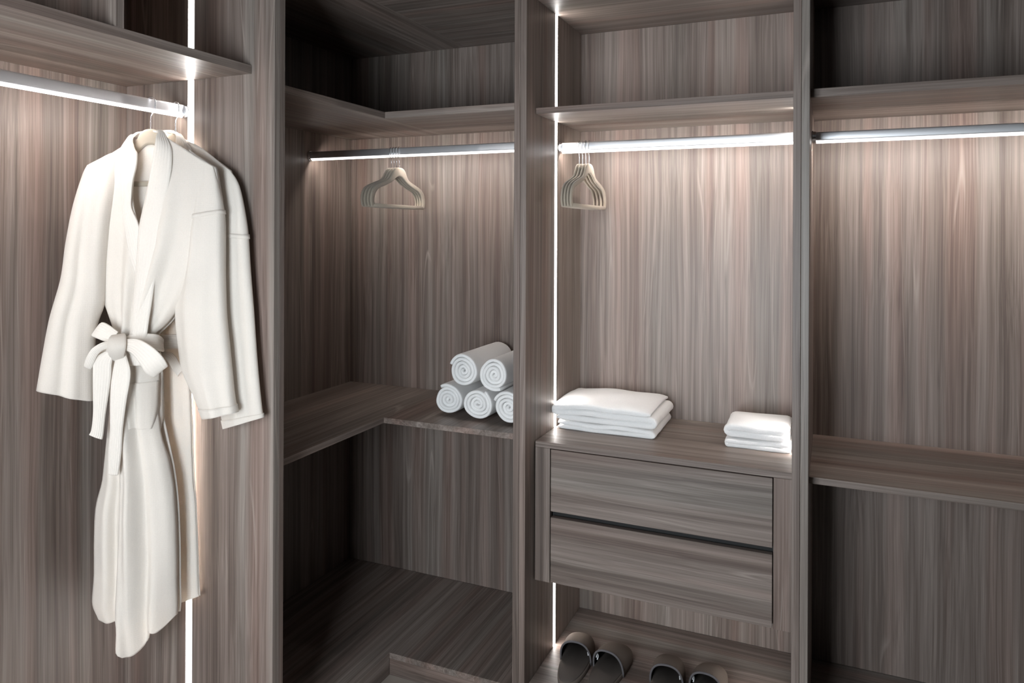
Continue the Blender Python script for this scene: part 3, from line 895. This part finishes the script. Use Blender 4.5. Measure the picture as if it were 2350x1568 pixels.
# ------------------------------------------------------------------ rolled towels
random.seed(5)
def towel_roll(name, label, x, y0, y1, z, r, seed, turns=4.2):
    t = thing(name, label, 'towel', (x, y0, z), 0, 'rolled towels on the corner shelf')
    rnd = random.Random(seed)
    n = 150
    th = r / (turns + 0.65)
    ph0 = rnd.uniform(0, 6.28)
    path = []
    for i in range(n + 1):
        u = i / n
        ang = ph0 + u * turns * 2 * math.pi
        rad = r - th * 0.5 - th * turns * (1 - u)
        rad *= 1 + 0.035 * math.sin(2 * ang + seed) + 0.02 * math.sin(3 * ang + 2 * seed)
        sag = 0.94 if math.sin(ang) < 0 else 1.0
        path.append((max(rad, th * 0.3) * math.cos(ang), max(rad, th * 0.3) * math.sin(ang) * sag))
    ys = [0, 0.002, 0.006, 0.013, 0.05, 0.12, 0.2, (y1 - y0) - 0.013, (y1 - y0) - 0.005, (y1 - y0)]
    half = [0.26, 0.38, 0.45, 0.485, 0.49, 0.49, 0.49, 0.485, 0.42, 0.25]
    verts, faces = [], []
    k = len(ys)
    # closed band: outer side and inner side of the wound cloth
    for i, (px_, pz_) in enumerate(path):
        a = path[max(i - 1, 0)]; b = path[min(i + 1, n)]
        tx, tz = b[0] - a[0], b[1] - a[1]
        ln = math.hypot(tx, tz) or 1
        nx, nz = tz / ln, -tx / ln
        tele = 0.006 * math.sin(i * 0.11 + seed) + 0.010 * (1 - i / n)
        for j in range(k):
            h = th * half[j]
            wob = 0.0012 * noise.noise(Vector((px_ * 40, ys[j] * 25 + seed, pz_ * 40)))
            yy = ys[j] + (tele * 0.5 if j < 4 else 0)
            verts.append((px_ + nx * (h + wob), yy, pz_ + nz * (h + wob)))
        for j in range(k):
            h = th * half[j]
            yy = ys[j] + (tele * 0.5 if j < 4 else 0)
            verts.append((px_ - nx * h, yy, pz_ - nz * h))
    kk = 2 * k
    ring = list(range(k)) + list(range(2 * k - 1, k - 1, -1))
    for i in range(n):
        for q in range(kk):
            a, b = ring[q], ring[(q + 1) % kk]
            faces.append((i * kk + a, i * kk + b, (i + 1) * kk + b, (i + 1) * kk + a))
    faces.append(tuple(ring))
    faces.append(tuple(n * kk + q for q in reversed(ring)))
    me = mesh_from('wound_cloth', verts, faces)
    bm = bmesh.new()
    bm.from_mesh(me)
    bmesh.ops.recalc_face_normals(bm, faces=bm.faces[:])
    bm.to_mesh(me)
    bm.free()
    o = link('wound_cloth', me, 'towel', t, True)
    # loose end of the cloth lying on the outside
    return t
ZS = 0.897
RR = 0.0635
towel_roll('towel_roll', 'white towel roll at the bottom left of the pyramid', 0.720, -0.385, -0.09, ZS + 0.0625, RR, 1)
towel_roll('towel_roll', 'white towel roll in the middle of the bottom row of the pyramid', 0.850, -0.400, -0.09, ZS + 0.0625, RR, 2)
towel_roll('towel_roll', 'white towel roll at the bottom right, cut off by the post', 0.980, -0.410, -0.09, ZS + 0.0625, RR, 3)
towel_roll('towel_roll', 'white towel roll at the top left of the pyramid', 0.784, -0.385, -0.04, ZS + 0.176, RR + 0.001, 4)
towel_roll('towel_roll', 'white towel roll at the top right of the pyramid beside the post', 0.919, -0.405, -0.07, ZS + 0.176, RR + 0.001, 5)

# ------------------------------------------------------------------ folded towels
def folded_towel(label, x0, x1, y0, y1, z0, layers, th, seed, group, start='left', puff=0.0):
    """cloth folded back and forth: a serpentine profile carried along Y"""
    t = thing('folded_towel', label, 'towel', ((x0 + x1) / 2, (y0 + y1) / 2, z0), 0, group)
    rnd = random.Random(seed)
    w = (x1 - x0) / 2
    path = []
    sgn = -1 if start == 'left' else 1
    d = 1
    gap = th
    for L in range(layers):
        zc = th * 0.5 + L * gap
        xs = [-sgn * w * 0.98 * d + sgn * d * 2 * w * 0.98 * (q / 22) for q in range(23)] if False else None
        a, b = (-w + th * 0.5, w - th * 0.5)
        if (L % 2 == 0) == (start == 'right'):
            seq = [a + (b - a) * q / 22 for q in range(23)]
        else:
            seq = [b + (a - b) * q / 22 for q in range(23)]
        for xq in seq:
            path.append((xq, zc))
        if L < layers - 1:
            cxx = seq[-1]
            sd = 1 if cxx > 0 else -1
            for q in range(1, 8):
                an = -math.pi / 2 + math.pi * q / 8
                path.append((cxx + sd * math.cos(an) * gap * 0.62, zc + gap / 2 + math.sin(an) * gap / 2))
    n = len(path)
    D = y1 - y0
    ys = [-D / 2, -D / 2 + 0.0015, -D / 2 + 0.004, -D / 2 + 0.009] + [-D / 2 + D * q / 14 for q in range(1, 14)] + [D / 2 - 0.009, D / 2 - 0.003, D / 2]
    half = [0.18, 0.34, 0.44, 0.49] + [0.497] * 13 + [0.48, 0.36, 0.2]
    k = len(ys)
    verts, faces = [], []
    top = layers * th
    for i, (px_, pz_) in enumerate(path):
        a = path[max(i - 1, 0)]; b = path[min(i + 1, n - 1)]
        tx, tz = b[0] - a[0], b[1] - a[1]
        ln = math.hypot(tx, tz) or 1
        nx, nz = -tz / ln, tx / ln
        endf = min(i, n - 1 - i)
        ef = 0.45 if endf == 0 else (0.8 if endf == 1 else 1.0)
        for side in (1, -1):
            for j in range(k):
                h = th * half[j] * ef
                X, Z = px_ + nx * h * side, pz_ + nz * h * side
                Y = ys[j]
                lv = pz_ / top
                f = Vector((X * 9 + seed, Y * 9, lv * 1.5))
                hgt = lv * (0.010 * noise.noise(f) + puff * (1 - (X / w) ** 2) * (1 - (2 * Y / D) ** 2))
                edge_sag = 0.006 * lv * max(0, abs(2 * Y / D) - 0.75) * 4
                Z = Z + hgt - edge_sag
                X += 0.005 * noise.noise(Vector((Y * 14, lv * 4, seed + 3))) * (1 if abs(px_) > w * 0.7 else 0.3)
                yy = Y + 0.006 * noise.noise(Vector((X * 11, lv * 5, seed + 9)))
                verts.append((X, yy, max(Z, 0.0003)))
    kk = 2 * k
    ring = list(range(k)) + list(range(2 * k - 1, k - 1, -1))
    for i in range(n - 1):
        for q in range(kk):
            a, b = ring[q], ring[(q + 1) % kk]
            faces.append((i * kk + a, i * kk + b, (i + 1) * kk + b, (i + 1) * kk + a))
    faces.append(tuple(ring))
    faces.append(tuple((n - 1) * kk + q for q in reversed(ring)))
    me = mesh_from('folded_cloth', verts, faces)
    bm = bmesh.new()
    bm.from_mesh(me)
    bmesh.ops.recalc_face_normals(bm, faces=bm.faces[:])
    bm.to_mesh(me)
    bm.free()
    link('folded_cloth', me, 'towel', t, True)
    return t
ZD = 0.882
folded_towel('folded white towel under another at the left end of the chest', 1.128, 1.482, -0.318, -0.03, ZD, 2, 0.0165, 2, 'folded towels on the chest', 'right')
folded_towel('thick folded white towel on top of the left stack on the chest', 1.124, 1.486, -0.325, -0.022, ZD + 0.0335, 3, 0.0215, 7, 'folded towels on the chest', 'right', 0.014)
folded_towel('folded white towel under another beside the right post', 1.728, 1.936, -0.300, -0.09, ZD, 2, 0.0165, 12, 'folded towels on the chest', 'left')
folded_towel('folded white towel on top of the stack beside the right post', 1.730, 1.934, -0.298, -0.09, ZD + 0.0335, 2, 0.0225, 17, 'folded towels on the chest', 'left', 0.012)

# ------------------------------------------------------------------ slippers
def slipper(label, x, y, rz, mirror):
    """closed-toe slide seen from its heel; local +Y is the toe"""
    t = thing('slipper', label, 'slipper', (x, y, ZP), rz, 'slippers on the wardrobe floor')
    Ln = 0.295
    def halfw(v):
        # v: 0 heel .. 1 toe
        return 0.034 + 0.016 * math.sin(math.pi * min(v / 1.25, 1)) ** 1.2 if v < 0.8 else 0.034 + 0.016 * math.sin(math.pi * 0.64) ** 1.2
    outl = []
    N = 56
    for i in range(N):
        a = 2 * math.pi * i / N
        yv = 0.5 + 0.5 * math.sin(a)
        wv = (0.047 + 0.011 * yv)
        xx = math.copysign(abs(math.cos(a)) ** 0.72, math.cos(a)) * wv + mirror * 0.008 * math.sin(yv * 3.0) * 0.6
        outl.append((xx, yv * Ln))
    def slab(nm, z0, z1, sc, mat, par):
        verts, faces = [], []
        cy = Ln / 2
        levels = [(z0, sc - 0.02), (z0 + 0.002, sc), (z1 - 0.003, sc), (z1, sc - 0.035)]
        for z, k in levels:
            for xx, yy in outl:
                verts.append((xx * k, cy + (yy - cy) * (1 - (1 - k) * 0.5), z))
        for q in range(3):
            for i in range(N):
                faces.append((q * N + i, q * N + (i + 1) % N, (q + 1) * N + (i + 1) % N, (q + 1) * N + i))
        faces.append(tuple(reversed(range(N))))
        faces.append(tuple(range(3 * N, 4 * N)))
        return link(nm, mesh_from(nm, verts, faces), mat, par, True)
    slab('sole', 0.0, 0.016, 1.0, 'slip_out', t)
    slab('insole', 0.0155, 0.021, 0.93, 'slip_sole', t)
    # upper: arches over the sole, open towards the heel, closed at the toe
    def upper(off, nm, mat, par, m=26, k=26, y_start=0.118):
        verts, faces = [], []
        for i in range(m):
            u = i / (m - 1)
            yv = (y_start + (Ln * 0.995 - y_start) * u) / Ln
            s2 = max(0.0, 1 - (2 * yv - 1) ** 2) ** 0.5
            wv = (0.047 + 0.011 * yv) * s2 ** 0.72 + 0.003 - off
            wv = max(wv, 0.002)
            cxm = mirror * 0.008 * math.sin(yv * 3.0) * 0.6
            h = (0.074 * (1 - 0.55 * u ** 1.6)) * (1 - u ** 5) ** 0.5 + 0.008 - off
            for j in range(k):
                ph = math.pi * j / (k - 1)
                c, s_ = math.cos(ph), math.sin(ph)
                lean = -0.030 * (1 - u) * s_ ** 1.5      # the rim tips back over the foot opening
                side = 0.035 * (1 - u) * (1 - s_)        # the sides sweep forward
                verts.append((cxm + wv * math.copysign(abs(c) ** 0.8, c) * (1 + 0.06 * s_), yv * Ln + side * 0.9 + lean * -0.4, 0.004 + h * s_ ** 0.8))
        for i in range(m - 1):
            for j in range(k - 1):
                faces.append((i * k + j, i * k + j + 1, (i + 1) * k + j + 1, (i + 1) * k + j))
        o = link(nm, mesh_from(nm, verts, faces), mat, par, True)
        return o, [verts[j] for j in range(k)]
    up, rim = upper(0.0, 'upper', 'slip_out', t)
    solidify(up, 0.003, 1)
    li, _ = upper(0.0035, 'lining', 'slip_in', up)
    rim = [(a, b - 0.001, c) for a, b, c in rim]
    link('binding', tube('binding', rim, 0.0036, 8), 'slip_trim', up, True)
    # small white stitch mark inside the opening
    q = rim[4 if mirror > 0 else -5]
    dx = -0.0065 * (1 if q[0] > 0 else -1)
    pts = [(q[0] + dx, q[1] + 0.006, q[2] - 0.004), (q[0] + dx, q[1] + 0.016, q[2] + 0.004), (q[0] + dx * 1.2, q[1] + 0.020, q[2] - 0.006), (q[0] + dx, q[1] + 0.014, q[2] - 0.016)]
    link('stitch_mark', tube('stitch_mark', cr_spline(pts, 14), 0.0022, 6), 'slip_mark', up, True)
    return t
slipper('taupe slipper nearest the light strip, first from the left', 1.238, -0.519, math.radians(6), 1)
slipper('taupe slipper second from the left, pointing outwards', 1.340, -0.530, math.radians(-5), -1)
slipper('taupe slipper third from the left, of the right pair', 1.553, -0.528, math.radians(4), 1)
slipper('taupe slipper at the far right of the four', 1.672, -0.522, math.radians(-3), -1)
